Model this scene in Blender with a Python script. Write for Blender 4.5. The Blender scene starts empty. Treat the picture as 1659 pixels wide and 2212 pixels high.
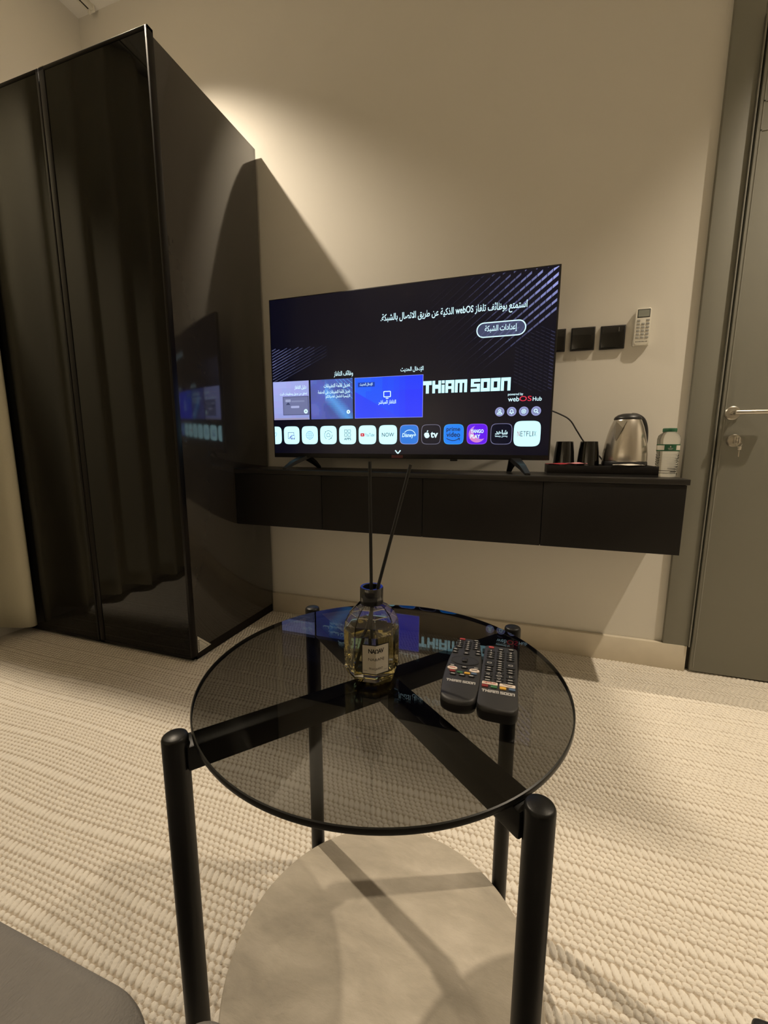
import bpy, bmesh, math, random
import numpy as np
from mathutils import Vector, Matrix
PI = math.pi
random.seed(7)
S = bpy.context.scene
C = S.collection

# ------------------------------------------------------------------ camera
cam_d = bpy.data.cameras.new('camera')
cam_d.sensor_fit = 'HORIZONTAL'; cam_d.sensor_width = 36.0
cam_d.lens = 898.38 / 1659 * 36.0
cam_d.clip_start = 0.02
cam = bpy.data.objects.new('camera', cam_d); C.objects.link(cam)
yaw, pit, rol = 0.3219886, 0.1560546, 0.0028403
fw = Vector((-math.sin(yaw)*math.cos(pit), math.cos(yaw)*math.cos(pit), -math.sin(pit)))
rt = fw.cross(Vector((0, 0, 1))).normalized(); up = rt.cross(fw)
r2 = rt*math.cos(rol) + up*math.sin(rol); u2 = -rt*math.sin(rol) + up*math.cos(rol)
cam.matrix_world = Matrix(((r2.x, u2.x, -fw.x, 1.30191), (r2.y, u2.y, -fw.y, -1.94806),
                           (r2.z, u2.z, -fw.z, 0.92), (0, 0, 0, 1)))
S.camera = cam

# ------------------------------------------------------------------ world, exposure, main lamps
S.view_settings.view_transform = 'Standard'; S.view_settings.look = 'None'
S.view_settings.exposure = 0.0; S.view_settings.gamma = 1.0; S.view_settings.use_curve_mapping = False
w = bpy.data.worlds.new('world'); S.world = w; w.use_nodes = True
w.node_tree.nodes['Background'].inputs[0].default_value = (0.02, 0.02, 0.03, 1)
w.node_tree.nodes['Background'].inputs[1].default_value = 0.2
S.cycles.max_bounces = 14; S.cycles.diffuse_bounces = 6; S.cycles.glossy_bounces = 6
S.cycles.transmission_bounces = 12; S.cycles.transparent_max_bounces = 16
S.cycles.sample_clamp_indirect = 3.0
WARM = (1.0, 0.84, 0.635)
LAMPS = [  # x, y, watts, spot angle, blend, tilt about y
    (2.76, -0.59, 218, 92, 0.75, 0),
    (-0.60, -0.525, 262, 95.5, 0.8, -12),
    (-0.30, -3.75, 680, 72, 0.8, 0),  # added fill lamp behind the camera, lifts the ambient light
]
CEIL = 3.17
def spot(x, y, watts, ang, blend, z=CEIL-0.02, size=0.028):
    d = bpy.data.lights.new('downlight_or_fill_beam', 'SPOT'); d.energy = watts; d.color = WARM
    d.spot_size = math.radians(ang); d.spot_blend = blend; d.shadow_soft_size = size
    o = bpy.data.objects.new('downlight_or_fill_beam', d); C.objects.link(o); o.location = (x, y, z)
    return o

# ------------------------------------------------------------------ materials
def mat(name, col, rough=0.5, metal=0.0, spec=0.5, emit=None, estr=1.0, trans=0.0, ior=1.5, coat=0.0):
    m = bpy.data.materials.new(name); m.use_nodes = True
    b = m.node_tree.nodes['Principled BSDF']; i = b.inputs
    i['Base Color'].default_value = (*col, 1); i['Roughness'].default_value = rough
    i['Metallic'].default_value = metal; i['Specular IOR Level'].default_value = spec
    i['IOR'].default_value = ior; i['Transmission Weight'].default_value = trans
    i['Coat Weight'].default_value = coat
    if emit:
        i['Emission Color'].default_value = (*emit, 1); i['Emission Strength'].default_value = estr
    return m
def noisy(m, scale=60, amt=0.06, bump=0.0, detail=4, bscale=None, stretch=None):
    """colour mottling and fine bump on a principled material"""
    nt = m.node_tree; b = nt.nodes['Principled BSDF']; L = nt.links
    tc = nt.nodes.new('ShaderNodeTexCoord'); src = tc.outputs['Object']
    if stretch:
        mp = nt.nodes.new('ShaderNodeMapping'); mp.inputs['Scale'].default_value = stretch
        L.new(src, mp.inputs[0]); src = mp.outputs[0]
    if amt:
        n = nt.nodes.new('ShaderNodeTexNoise'); n.inputs['Scale'].default_value = scale; n.inputs['Detail'].default_value = detail
        L.new(src, n.inputs['Vector'])
        r = nt.nodes.new('ShaderNodeMix'); r.data_type = 'RGBA'
        c = b.inputs['Base Color'].default_value[:3]
        r.inputs[6].default_value = (*[max(0, x*(1-amt)) for x in c], 1); r.inputs[7].default_value = (*[min(1, x*(1+amt)) for x in c], 1)
        L.new(n.outputs['Fac'], r.inputs[0]); L.new(r.outputs[2], b.inputs['Base Color'])
    if bump:
        n2 = nt.nodes.new('ShaderNodeTexNoise'); n2.inputs['Scale'].default_value = bscale or scale*4; n2.inputs['Detail'].default_value = 3
        L.new(src, n2.inputs['Vector'])
        bp = nt.nodes.new('ShaderNodeBump'); bp.inputs['Strength'].default_value = bump; bp.inputs['Distance'].default_value = 0.002
        L.new(n2.outputs['Fac'], bp.inputs['Height']); L.new(bp.outputs[0], b.inputs['Normal'])
    return m
def thin_glass(name, tint, ior=1.5):
    """clear pane: tinted straight-through light plus a Schlick mirror on the outer faces"""
    m = bpy.data.materials.new(name); m.use_nodes = True; nt = m.node_tree; L = nt.links; nt.nodes.clear()
    out = nt.nodes.new('ShaderNodeOutputMaterial')
    tr = nt.nodes.new('ShaderNodeBsdfTransparent'); tr.inputs[0].default_value = (*tint, 1)
    gl = nt.nodes.new('ShaderNodeBsdfGlossy'); gl.inputs['Roughness'].default_value = 0.0
    g = nt.nodes.new('ShaderNodeNewGeometry')
    dt = nt.nodes.new('ShaderNodeVectorMath'); dt.operation = 'DOT_PRODUCT'
    L.new(g.outputs['Normal'], dt.inputs[0]); L.new(g.outputs['Incoming'], dt.inputs[1])
    def mth(op, a, b=None, bv=None):
        n = nt.nodes.new('ShaderNodeMath'); n.operation = op
        if hasattr(a, 'links'): L.new(a, n.inputs[0])
        else: n.inputs[0].default_value = a
        if b is not None: L.new(b, n.inputs[1])
        if bv is not None: n.inputs[1].default_value = bv
        return n.outputs[0]
    ab = mth('ABSOLUTE', dt.outputs['Value']); om = mth('SUBTRACT', 1.0, ab); p5 = mth('POWER', om, bv=5.0)
    f0 = ((ior-1)/(ior+1))**2
    f = mth('ADD', mth('MULTIPLY', p5, bv=1-f0), bv=f0)
    mx = nt.nodes.new('ShaderNodeMixShader'); L.new(f, mx.inputs[0]); L.new(tr.outputs[0], mx.inputs[1]); L.new(gl.outputs[0], mx.inputs[2])
    L.new(mx.outputs[0], out.inputs[0]); return m
_em = {}
def emat(col, s=1.0):
    k = (tuple(round(c, 3) for c in col), round(s, 3))
    if k not in _em:
        _em[k] = mat('screen_light', (0, 0, 0), 0.15, emit=col, estr=s, spec=0.3)
    return _em[k]

M = {}
M['wall'] = noisy(mat('painted_wall', (0.73, 0.705, 0.645), 0.75), 3, 0.02, 0.08, bscale=350)
M['ceiling'] = noisy(mat('ceiling_paint', (0.84, 0.825, 0.785), 0.85), 4, 0.02)
def carpet_mat():
    """pale looped yarn, base colour turning browner low down between the loops"""
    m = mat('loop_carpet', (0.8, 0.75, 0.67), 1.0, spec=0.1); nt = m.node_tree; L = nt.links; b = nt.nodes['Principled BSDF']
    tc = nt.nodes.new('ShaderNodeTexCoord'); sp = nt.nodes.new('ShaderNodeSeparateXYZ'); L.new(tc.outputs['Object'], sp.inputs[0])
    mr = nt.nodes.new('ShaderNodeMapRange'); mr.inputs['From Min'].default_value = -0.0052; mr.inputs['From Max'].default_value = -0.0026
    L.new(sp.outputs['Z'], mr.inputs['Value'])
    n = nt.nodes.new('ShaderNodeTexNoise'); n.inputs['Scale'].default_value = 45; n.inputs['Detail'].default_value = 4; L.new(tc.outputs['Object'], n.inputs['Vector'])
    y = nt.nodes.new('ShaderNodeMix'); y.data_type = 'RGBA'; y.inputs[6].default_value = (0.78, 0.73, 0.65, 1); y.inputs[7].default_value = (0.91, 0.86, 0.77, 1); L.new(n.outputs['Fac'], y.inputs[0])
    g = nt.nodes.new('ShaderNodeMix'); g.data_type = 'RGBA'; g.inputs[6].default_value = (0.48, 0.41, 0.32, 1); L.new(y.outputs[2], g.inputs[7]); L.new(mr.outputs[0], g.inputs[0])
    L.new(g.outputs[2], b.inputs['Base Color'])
    n2 = nt.nodes.new('ShaderNodeTexNoise'); n2.inputs['Scale'].default_value = 900; L.new(tc.outputs['Object'], n2.inputs['Vector'])
    bp = nt.nodes.new('ShaderNodeBump'); bp.inputs['Strength'].default_value = 0.4; bp.inputs['Distance'].default_value = 0.002
    L.new(n2.outputs['Fac'], bp.inputs['Height']); L.new(bp.outputs[0], b.inputs['Normal'])
    return m
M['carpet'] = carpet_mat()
M['base'] = noisy(mat('marble_skirting', (0.66, 0.60, 0.49), 0.35), 9, 0.16, 0, detail=8)
M['door'] = noisy(mat('door_paint', (0.225, 0.222, 0.187), 0.55), 6, 0.03, 0.05, bscale=500)
M['gasket'] = mat('door_gap', (0.03, 0.024, 0.015), 0.8)
M['wside'] = noisy(mat('dark_lacquer', (0.034, 0.031, 0.028), 0.09, spec=0.5, ior=1.75), 30, 0.05)
M['wglass'] = mat('black_glass', (0.006, 0.006, 0.005), 0.03, spec=0.4, ior=1.42)
M['wframe'] = mat('black_profile', (0.006, 0.005, 0.005), 0.35, spec=0.2)
M['metal'] = mat('bright_steel', (0.78, 0.75, 0.70), 0.22, 1.0)
M['satin'] = mat('satin_steel', (0.62, 0.59, 0.53), 0.32, 1.0)
M['cab'] = noisy(mat('black_laminate', (0.009, 0.008, 0.0075), 0.5, spec=0.22), 40, 0.1)
M['cabtop'] = noisy(mat('black_laminate_top', (0.016, 0.014, 0.012), 0.4, spec=0.4), 40, 0.1)
M['tvplastic'] = mat('tv_black_plastic', (0.008, 0.008, 0.009), 0.35)
M['tableblack'] = noisy(mat('black_powder_coat', (0.006, 0.006, 0.006), 0.38, spec=0.32), 60, 0.1, 0.05, bscale=900)
M['glass'] = thin_glass('smoked_glass', (0.495, 0.495, 0.485))
M['glassedge'] = mat('smoked_glass_edge', (0.008, 0.008, 0.007), 0.35, spec=0.3)
M['black'] = mat('black_plastic', (0.010, 0.010, 0.011), 0.42)
M['ceramic'] = mat('black_glaze', (0.006, 0.006, 0.006), 0.08, spec=0.6)
M['clear'] = mat('clear_glass', (1, 1, 1), 0.0, trans=1.0, ior=1.48)
M['liquid'] = mat('amber_liquid', (0.97, 0.86, 0.42), 0.0, trans=1.0, ior=1.36)
M['water'] = mat('clear_water_bottle', (0.97, 0.99, 0.97), 0.0, trans=1.0, ior=1.30)
M['paper'] = mat('cream_paper', (0.62, 0.58, 0.50), 0.8)
M['ink'] = mat('black_ink', (0.012, 0.012, 0.012), 0.7)
M['white'] = noisy(mat('white_plastic', (0.80, 0.78, 0.70), 0.45), 30, 0.02)
M['grey'] = mat('grey_rubber', (0.38, 0.38, 0.36), 0.7)
M['lcd'] = mat('lcd_grey', (0.30, 0.32, 0.28), 0.25)
M['green'] = mat('green_plastic', (0.012, 0.10, 0.045), 0.5)
M['sofa'] = noisy(mat('grey_weave', (0.225, 0.215, 0.205), 0.95, spec=0.15), 28, 0.16, 0.6, bscale=420, stretch=(1, 0.45, 1))
M['curtain'] = noisy(mat('linen_curtain', (0.60, 0.57, 0.45), 0.9, spec=0.1), 200, 0.05, 0.2, bscale=500)
M['red'] = mat('red_foil', (0.30, 0.03, 0.04), 0.35)

# slate-like stone
def stone():
    m = mat('slate_stone', (0.5, 0.45, 0.37), 0.62); nt = m.node_tree; L = nt.links; b = nt.nodes['Principled BSDF']
    tc = nt.nodes.new('ShaderNodeTexCoord')
    mp = nt.nodes.new('ShaderNodeMapping'); mp.inputs['Rotation'].default_value = (0, 0, 0.5); mp.inputs['Scale'].default_value = (1, 2.2, 1)
    L.new(tc.outputs['Object'], mp.inputs[0])
    n1 = nt.nodes.new('ShaderNodeTexNoise'); n1.inputs['Scale'].default_value = 7; n1.inputs['Detail'].default_value = 9; n1.inputs['Roughness'].default_value = 0.6; n1.inputs['Distortion'].default_value = 0.35
    L.new(mp.outputs[0], n1.inputs['Vector'])
    cr = nt.nodes.new('ShaderNodeValToRGB'); e = cr.color_ramp.elements
    e[0].position = 0.3; e[0].color = (0.37, 0.33, 0.265, 1); e[1].position = 0.72; e[1].color = (0.60, 0.54, 0.45, 1)
    k = e.new(0.5); k.color = (0.47, 0.42, 0.34, 1)
    L.new(n1.outputs['Fac'], cr.inputs[0]); L.new(cr.outputs[0], b.inputs['Base Color'])
    n2 = nt.nodes.new('ShaderNodeTexNoise'); n2.inputs['Scale'].default_value = 15; n2.inputs['Detail'].default_value = 9; n2.inputs['Roughness'].default_value = 0.62; n2.inputs['Distortion'].default_value = 0.25
    L.new(mp.outputs[0], n2.inputs['Vector'])
    bp = nt.nodes.new('ShaderNodeBump'); bp.inputs['Strength'].default_value = 0.8; bp.inputs['Distance'].default_value = 0.006
    L.new(n2.outputs['Fac'], bp.inputs['Height']); L.new(bp.outputs[0], b.inputs['Normal'])
    return m
M['stone'] = stone()

# ------------------------------------------------------------------ mesh helpers
class MB:
    """collects shapes into ONE mesh object"""
    def __init__(s): s.v = []; s.f = []; s.mi = []; s.mats = []; s.sm = []
    def _m(s, m):
        if m not in s.mats: s.mats.append(m)
        return s.mats.index(m)
    def add(s, vs, fs, m, smooth=False):
        k = len(s.v); s.v += [tuple(v) for v in vs]; i = s._m(m)
        for f in fs: s.f.append([a+k for a in f]); s.mi.append(i); s.sm.append(smooth)
        return s
    def bm(s, bm, m, smooth=False):
        bm.verts.index_update(); s.add([v.co[:] for v in bm.verts], [[v.index for v in f.verts] for f in bm.faces], m, smooth); bm.free(); return s
    def box(s, x0, x1, y0, y1, z0, z1, m, bev=0.0, seg=2, smooth=None):
        bm = bmesh.new(); bmesh.ops.create_cube(bm, size=1)
        for v in bm.verts: v.co = Vector(((x0+x1)/2+v.co.x*(x1-x0), (y0+y1)/2+v.co.y*(y1-y0), (z0+z1)/2+v.co.z*(z1-z0)))
        if bev: bmesh.ops.bevel(bm, geom=bm.edges[:], offset=bev, segments=seg, affect='EDGES', profile=0.5)
        return s.bm(bm, m, bool(bev) if smooth is None else smooth)
    def lathe(s, prof, m, n=40, cx=0, cy=0, smooth=True, rot=0.0, close=False):
        vs = []; fs = []; k = len(prof)
        for i in range(n):
            a = rot+2*PI*i/n
            for r, z in prof: vs.append((cx+r*math.cos(a), cy+r*math.sin(a), z))
        for i in range(n):
            j = (i+1) % n
            for t in range(k-1 if not close else k):
                t2 = (t+1) % k
                fs.append([i*k+t, j*k+t, j*k+t2, i*k+t2])
        if not close:
            if prof[0][0] > 1e-6: fs.append([i*k for i in range(n)][::-1])
            if prof[-1][0] > 1e-6: fs.append([i*k+k-1 for i in range(n)])
        return s.add(vs, fs, m, smooth)
    def tube(s, pts, r, m, n=12, caps=True, smooth=True):
        P = [Vector(p) for p in pts]; R = r if isinstance(r, (list, tuple)) else [r]*len(P)
        vs = []; fs = []; nrm = None
        for i, p in enumerate(P):
            t = (P[min(i+1, len(P)-1)]-P[max(i-1, 0)]).normalized()
            if nrm is None: nrm = t.orthogonal().normalized()
            nrm = (nrm - t*nrm.dot(t)).normalized(); b = t.cross(nrm)
            for q in range(n):
                a = 2*PI*q/n; vs.append(p+(nrm*math.cos(a)+b*math.sin(a))*R[i])
        for i in range(len(P)-1):
            for q in range(n):
                q2 = (q+1) % n; fs.append([i*n+q, i*n+q2, (i+1)*n+q2, (i+1)*n+q])
        if caps: fs.append(list(range(n))[::-1]); fs.append([(len(P)-1)*n+q for q in range(n)])
        return s.add(vs, fs, m, smooth)
    def prism(s, poly, z0, z1, m, bev=0.0, seg=3, smooth=False):
        """polygon in xy extruded in z"""
        bm = bmesh.new(); a = [bm.verts.new((x, y, z0)) for x, y in poly]; b = [bm.verts.new((x, y, z1)) for x, y in poly]
        n = len(poly); bm.faces.new(a[::-1]); bm.faces.new(b)
        for i in range(n): bm.faces.new([a[i], a[(i+1) % n], b[(i+1) % n], b[i]])
        if bev:
            ed = [e for e in bm.edges if abs(e.verts[0].co.z-e.verts[1].co.z) < 1e-6]
            bmesh.ops.bevel(bm, geom=ed, offset=bev, segments=seg, affect='EDGES', profile=0.5)
        return s.bm(bm, m, smooth)
    def xform(s, M4, k=0):
        for i in range(k, len(s.v)): s.v[i] = tuple(M4 @ Vector(s.v[i]))
        return s
    def build(s, name, parent=None, loc=None, autosmooth=True):
        me = bpy.data.meshes.new(name); me.from_pydata(s.v, [], s.f)
        for m in s.mats: me.materials.append(m)
        me.polygons.foreach_set('material_index', s.mi); me.polygons.foreach_set('use_smooth', s.sm); me.update()
        if autosmooth and any(s.sm): me.set_sharp_from_angle(angle=math.radians(38))
        o = bpy.data.objects.new(name, me); C.objects.link(o)
        if loc: o.location = loc
        if parent: o.parent = parent
        return o
def tag(o, label=None, cat=None, group=None, kind=None):
    if label: o['label'] = label
    if cat: o['category'] = cat
    if group: o['group'] = group
    if kind: o['kind'] = kind
    return o
def thing(name, loc, label, cat, rz=0.0, group=None, kind=None):
    o = bpy.data.objects.new(name, None); C.objects.link(o); o.location = loc; o.rotation_euler = (0, 0, rz); o.empty_display_size = 0.05
    return tag(o, label, cat, group, kind)
def copy_tree(o, parent=None):
    c = o.copy(); C.objects.link(c)
    if parent: c.parent = parent
    for ch in [x for x in o.children]: copy_tree(ch, c)
    return c
def rrect(x0, x1, y0, y1, r, n=6):
    P = []
    for cx, cy, a0 in ((x1-r, y1-r, 0), (x0+r, y1-r, PI/2), (x0+r, y0+r, PI), (x1-r, y0+r, 1.5*PI)):
        for i in range(n+1):
            a = a0+i*PI/2/n; P.append((cx+r*math.cos(a), cy+r*math.sin(a)))
    return P
def squircle(x0, x1, y0, y1, p=4.6, n=48):
    cx, cy, a, b = (x0+x1)/2, (y0+y1)/2, (x1-x0)/2, (y1-y0)/2; P = []
    for i in range(n):
        t = 2*PI*i/n; c, s_ = math.cos(t), math.sin(t)
        P.append((cx+a*math.copysign(abs(c)**(2/p), c), cy+b*math.copysign(abs(s_)**(2/p), s_)))
    return P
def ellipse(cx, cy, a, b, n=32): return [(cx+a*math.cos(2*PI*i/n), cy+b*math.sin(2*PI*i/n)) for i in range(n)]

class Art:
    """flat printed or lit artwork: polygons and lettering in (u, v), stacked in thin layers"""
    def __init__(s, T, step=0.00025): s.mb = MB(); s.T = T; s.step = step; s.l = 0
    def layer(s, k=1): s.l += k; return s
    def poly(s, P, m):
        s.mb.add([s.T(u, v, s.l*s.step) for u, v in P], [list(range(len(P)))], m); return s
    def rect(s, u0, u1, v0, v1, m): return s.poly([(u0, v0), (u1, v0), (u1, v1), (u0, v1)], m)
    def line(s, a, b, wd, m):
        d = Vector((b[0]-a[0], b[1]-a[1])); n = Vector((-d.y, d.x)).normalized()*wd/2
        return s.poly([(a[0]+n.x, a[1]+n.y), (a[0]-n.x, a[1]-n.y), (b[0]-n.x, b[1]-n.y), (b[0]+n.x, b[1]+n.y)], m)
    def ring(s, P, Q, m):
        n = len(P)
        for i in range(n):
            j = (i+1) % n; s.poly([P[i], P[j], Q[j], Q[i]], m)
        return s
    def path(s, P, wd, m):
        for a, b in zip(P[:-1], P[1:]): s.line(a, b, wd, m)
        return s
    def text(s, t, u0, u1, v0, v1, m, bold=0.0, shear=0.0, space=1.0):
        cu = bpy.data.curves.new('lettering', 'FONT'); cu.body = t; cu.offset = bold; cu.shear = shear; cu.resolution_u = 3; cu.space_character = space
        o = bpy.data.objects.new('lettering', cu); C.objects.link(o)
        dg = bpy.context.evaluated_depsgraph_get(); me = o.evaluated_get(dg).to_mesh()
        V = [v.co[:] for v in me.vertices]; F = [list(p.vertices) for p in me.polygons]
        o.evaluated_get(dg).to_mesh_clear(); bpy.data.objects.remove(o); bpy.data.curves.remove(cu)
        if not V: return s
        xs = [v[0] for v in V]; ys = [v[1] for v in V]; a, b, c, d = min(xs), max(xs), min(ys), max(ys)
        s.mb.add([s.T(u0+(v[0]-a)/(b-a)*(u1-u0), v0+(v[1]-c)/(d-c)*(v1-v0), s.l*s.step) for v in V], F, m); return s
    def build(s, name, parent=None): return s.mb.build(name, parent, autosmooth=False)

# Arabic letter joining (contextual forms), laid out right to left
_R = {'ا': 0xFE8D, 'إ': 0xFE87, 'أ': 0xFE83, 'ة': 0xFE93, 'د': 0xFEA9, 'ذ': 0xFEAB, 'ر': 0xFEAD, 'ز': 0xFEAF, 'و': 0xFEED, 'ى': 0xFEEF}
_D = {'ب': 0xFE8F, 'ت': 0xFE95, 'ث': 0xFE99, 'ج': 0xFE9D, 'ح': 0xFEA1, 'خ': 0xFEA5, 'س': 0xFEB1, 'ش': 0xFEB5, 'ص': 0xFEB9, 'ض': 0xFEBD,
      'ط': 0xFEC1, 'ظ': 0xFEC5, 'ع': 0xFEC9, 'غ': 0xFECD, 'ف': 0xFED1, 'ق': 0xFED5, 'ك': 0xFED9, 'ل': 0xFEDD, 'م': 0xFEE1, 'ن': 0xFEE5,
      'ه': 0xFEE9, 'ي': 0xFEF1, 'ئ': 0xFE89}
_LA = {'ا': 0xFEFB, 'إ': 0xFEF9, 'أ': 0xFEF7}
def arabic(text):
    out = []
    for wd in text.split(' '):
        if wd.isascii(): out.append(wd); continue
        g = []; i = 0; prev = False
        while i < len(wd):
            ch = wd[i]; nx = wd[i+1] if i+1 < len(wd) else ''
            if ch == 'ل' and nx in _LA: g.append(chr(_LA[nx]+(1 if prev else 0))); prev = False; i += 2; continue
            if ch in _R: g.append(chr(_R[ch]+(1 if prev else 0))); prev = False
            elif ch in _D:
                nj = nx in _R or nx in _D
                g.append(chr(_D[ch]+(3 if prev and nj else 1 if prev else 2 if nj else 0))); prev = True
            else: g.append(ch); prev = False
            i += 1
        out.append(''.join(reversed(g)))
    return ' '.join(reversed(out))

# block capitals of the wordmark: strokes on a 0..1 square
def wordmark(art, u0, u1, v0, v1, m, t=0.30):
    G = {'T': (4, [(0, 4, .68, 1), (1.3, 2.7, 0, 1)]),
         'H': (4, [(0, 1.25, 0, 1), (2.75, 4, 0, 1), (0, 4, .36, .68)]),
         'i': (1.35, [(0, 1.3, 0, .66), (0, 1.3, .76, 1)]),
         'A': (4, [(0, 1.25, 0, 1), (2.75, 4, 0, 1), (0, 4, .74, 1), (0, 4, .30, .52)]),
         'M': (5.4, [(0, 1.25, 0, 1), (2.1, 3.3, 0, 1), (4.15, 5.4, 0, 1), (0, 5.4, .74, 1)]),
         'S': (4, [(0, 4, .76, 1), (0, 1.3, .4, 1), (0, 4, .38, .62), (2.7, 4, 0, .62), (0, 4, 0, .25)]),
         'O': (4, [(0, 1.25, 0, 1), (2.75, 4, 0, 1), (0, 4, .74, 1), (0, 4, 0, .26)]),
         'N': (4, [(0, 1.25, 0, 1), (2.75, 4, 0, 1), (0, 4, .74, 1)]),
         ' ': (1.0, [])}
    W = sum(G[c][0]+.32 for c in 'THiAM SOON')-.32; x = 0; k = (u1-u0)/W
    for c in 'THiAM SOON':
        rs = G[c][1]; X = sorted({t_ for r in rs for t_ in r[:2]})
        for a, b in zip(X[:-1], X[1:]):          # one column at a time, joined strokes never overlap
            iv = sorted((r[2], r[3]) for r in rs if r[0] <= a and r[1] >= b); mg = []
            for p, q in iv:
                if mg and p <= mg[-1][1]: mg[-1][1] = max(mg[-1][1], q)
                else: mg.append([p, q])
            for p, q in mg: art.rect(u0+(x+a)*k, u0+(x+b)*k, v0+p*(v1-v0), v0+q*(v1-v0), m)
        x += G[c][0]+.32

# ------------------------------------------------------------------ room shell
XL, XR, YB = -1.075, 3.60, -4.60
def shell(name, *b, m='wall'):
    return tag(MB().box(*b, M[m]).build(name), kind='structure')
shell('wall_back', XL-.1, XR+.1, 0.0, 0.12, -0.1, CEIL+.1)
shell('wall_left', XL-.1, XL, YB, 0.0, -0.1, CEIL+.1)
shell('wall_right', XR, XR+.1, YB, 0.0, -0.1, CEIL+.1)
shell('wall_front', XL-.1, XR+.1, YB-.1, YB, -0.1, CEIL+.1)
shell('ceiling', XL-.1, XR+.1, YB-.1, 0.12, CEIL, CEIL+.1, m='ceiling')

def carpet():
    """woven loop pile: rows of short loops with one row of long loops every nine centimetres"""
    def axis(a, b, f0, f1, fine, coarse):
        L_ = list(np.arange(a, f0, coarse)) + list(np.arange(f0, f1, fine)) + list(np.arange(f1, b, coarse)) + [b]
        return np.array(L_)
    xs = axis(XL, XR, -1.0, 2.75, 0.0019, 0.05); ys = np.concatenate([axis(YB, -0.70, -1.80, -0.70, 0.0018, 0.05)[:-1], np.arange(-0.70, -0.012, 0.0026), [0.0]])
    X, Y = np.meshgrid(xs, ys)
    rng = np.random.RandomState(3)
    wob = 0.004*np.sin(X*9+1.3*np.sin(Y*7))+0.003*np.sin(Y*23+X*5)
    yy = Y+wob; P = 0.090; LL = 0.0275; n = 5; sl = (P-LL)/n
    k = np.floor(yy/P); q = yy-k*P
    long_ = q < LL
    si = np.floor((q-LL)/sl); fy = np.where(long_, q/LL, (q-LL)/sl-si)*2-1
    row = k*(n+1)+np.where(long_, 0, 1+si)
    lean = 0.30*np.where(long_, fy*LL/2, fy*sl/2)
    xx = X+lean+0.5*0.0150*(row % 2)+0.0025*np.sin(row*12.9898)
    cx = np.floor(xx/0.0150); fx = (xx/0.0150-cx)*2-1
    h01 = np.abs(np.sin(cx*127.1+row*311.7)*43758.5453) % 1.0
    d2 = (fx*(1.01+0.08*h01))**2.0+np.abs(fy*1.03)**2.8
    Z = np.clip(1.0-np.clip(d2, 0, 2)**1.8, 0, 1)**0.5*(0.0050-0.0009*h01)-0.0054
    Z += 0.0003*rng.randn(*Z.shape)
    edge = (X < -0.995) | (X > 2.74) | (Y < -1.795)
    Z = np.where(edge, -0.001, Z)
    ny, nx = X.shape
    co = np.stack([X, Y, Z], -1).reshape(-1, 3).astype(np.float32)
    me = bpy.data.meshes.new('floor'); i = np.arange(ny*nx).reshape(ny, nx)
    q4 = np.stack([i[:-1, :-1], i[:-1, 1:], i[1:, 1:], i[1:, :-1]], -1).reshape(-1, 4)
    me.vertices.add(len(co)); me.vertices.foreach_set('co', co.ravel())
    me.loops.add(q4.size); me.loops.foreach_set('vertex_index', q4.ravel().astype(np.int32))
    me.polygons.add(len(q4)); me.polygons.foreach_set('loop_start', np.arange(0, q4.size, 4, dtype=np.int32))
    me.polygons.foreach_set('use_smooth', np.ones(len(q4), dtype=bool))
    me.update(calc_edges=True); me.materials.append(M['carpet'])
    o = bpy.data.objects.new('floor', me); C.objects.link(o); return tag(o, kind='structure')
carpet()

tag(MB().box(0.0, 1.982, -0.022, 0.0, -0.004, 0.108, M['base'], 0.002).build('baseboard_back'), kind='structure')
# door and its frame
DX = 1.996
tr = MB()
tr.box(1.896, 1.984, -0.020, 0.0, 0.108, 2.75, M['door'], 0.002)
tr.box(1.984, 1.988, -0.030, 0.0, 0.108, 2.33, M['door'])
tr.box(1.984, 3.06, -0.016, 0.0, 2.33, 2.75, M['door'], 0.002)
tr.box(2.95, 3.05, -0.020, 0.0, 0.0, 2.33, M['door'], 0.002)
tag(tr.build('trim_1'), kind='structure')
tag(MB().box(1.9885, 2.949, -0.004, 0.0, 0.001, 2.329, M['gasket']).build('trim_2'), kind='structure')
door = thing('door_1', (DX, 0, 0), None, None, kind='structure')
pn = MB().box(0.002, 0.945, -0.022, -0.005, 0.004, 2.318, M['door'], 0.002)
pn.box(0.012, 0.935, -0.0235, -0.021, 1.986, 1.990, M['door']); pn.box(0.012, 0.935, -0.0235, -0.021, 2.074, 2.078, M['door'])
pn.box(0.012, 0.016, -0.0235, -0.021, 0.02, 2.30, M['door'])
pn.build('door_panel', door)
def yaxis(mb, k=0): mb.xform(Matrix.Rotation(PI/2, 4, 'X'), k); return mb     # local z becomes -y
hd = MB(); yaxis(hd.lathe([(0.0, 0.03), (0.022, 0.03), (0.025, 0.027), (0.0255, 0.0)], M['satin'], 32))
hd.xform(Matrix.Translation((0.036, 0, 1.047)))
h0 = hd.build('handle_rosette', door)
lv = MB(); lv.tube([(0.036, -0.028, 1.047), (0.036, -0.060, 1.047)], 0.0095, M['satin'], 16)
lv.box(0.026, 0.152, -0.071, -0.044, 1.0395, 1.0545, M['satin'], 0.0055, 3)
lv.build('lever_handle', door)
lk = MB(); yaxis(lk.lathe([(0.0, 0.032), (0.021, 0.032), (0.0235, 0.029), (0.024, 0.0)], M['satin'], 32)); lk.xform(Matrix.Translation((0.051, 0, 0.946)))
k0 = len(lk.v); lk.box(0.046, 0.056, -0.042, -0.030, 0.934, 0.962, M['satin'], 0.003)
lk.build('lock_cylinder', door)
key = thing('door_key', (2.048, -0.042, 0.946), 'small steel key with ring hanging in the grey door lock', 'key')
kb = MB().box(-0.0012, 0.0012, -0.026, -0.001, -0.011, 0.011, M['metal'], 0.001); kb.build('key_bow', key)
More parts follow.
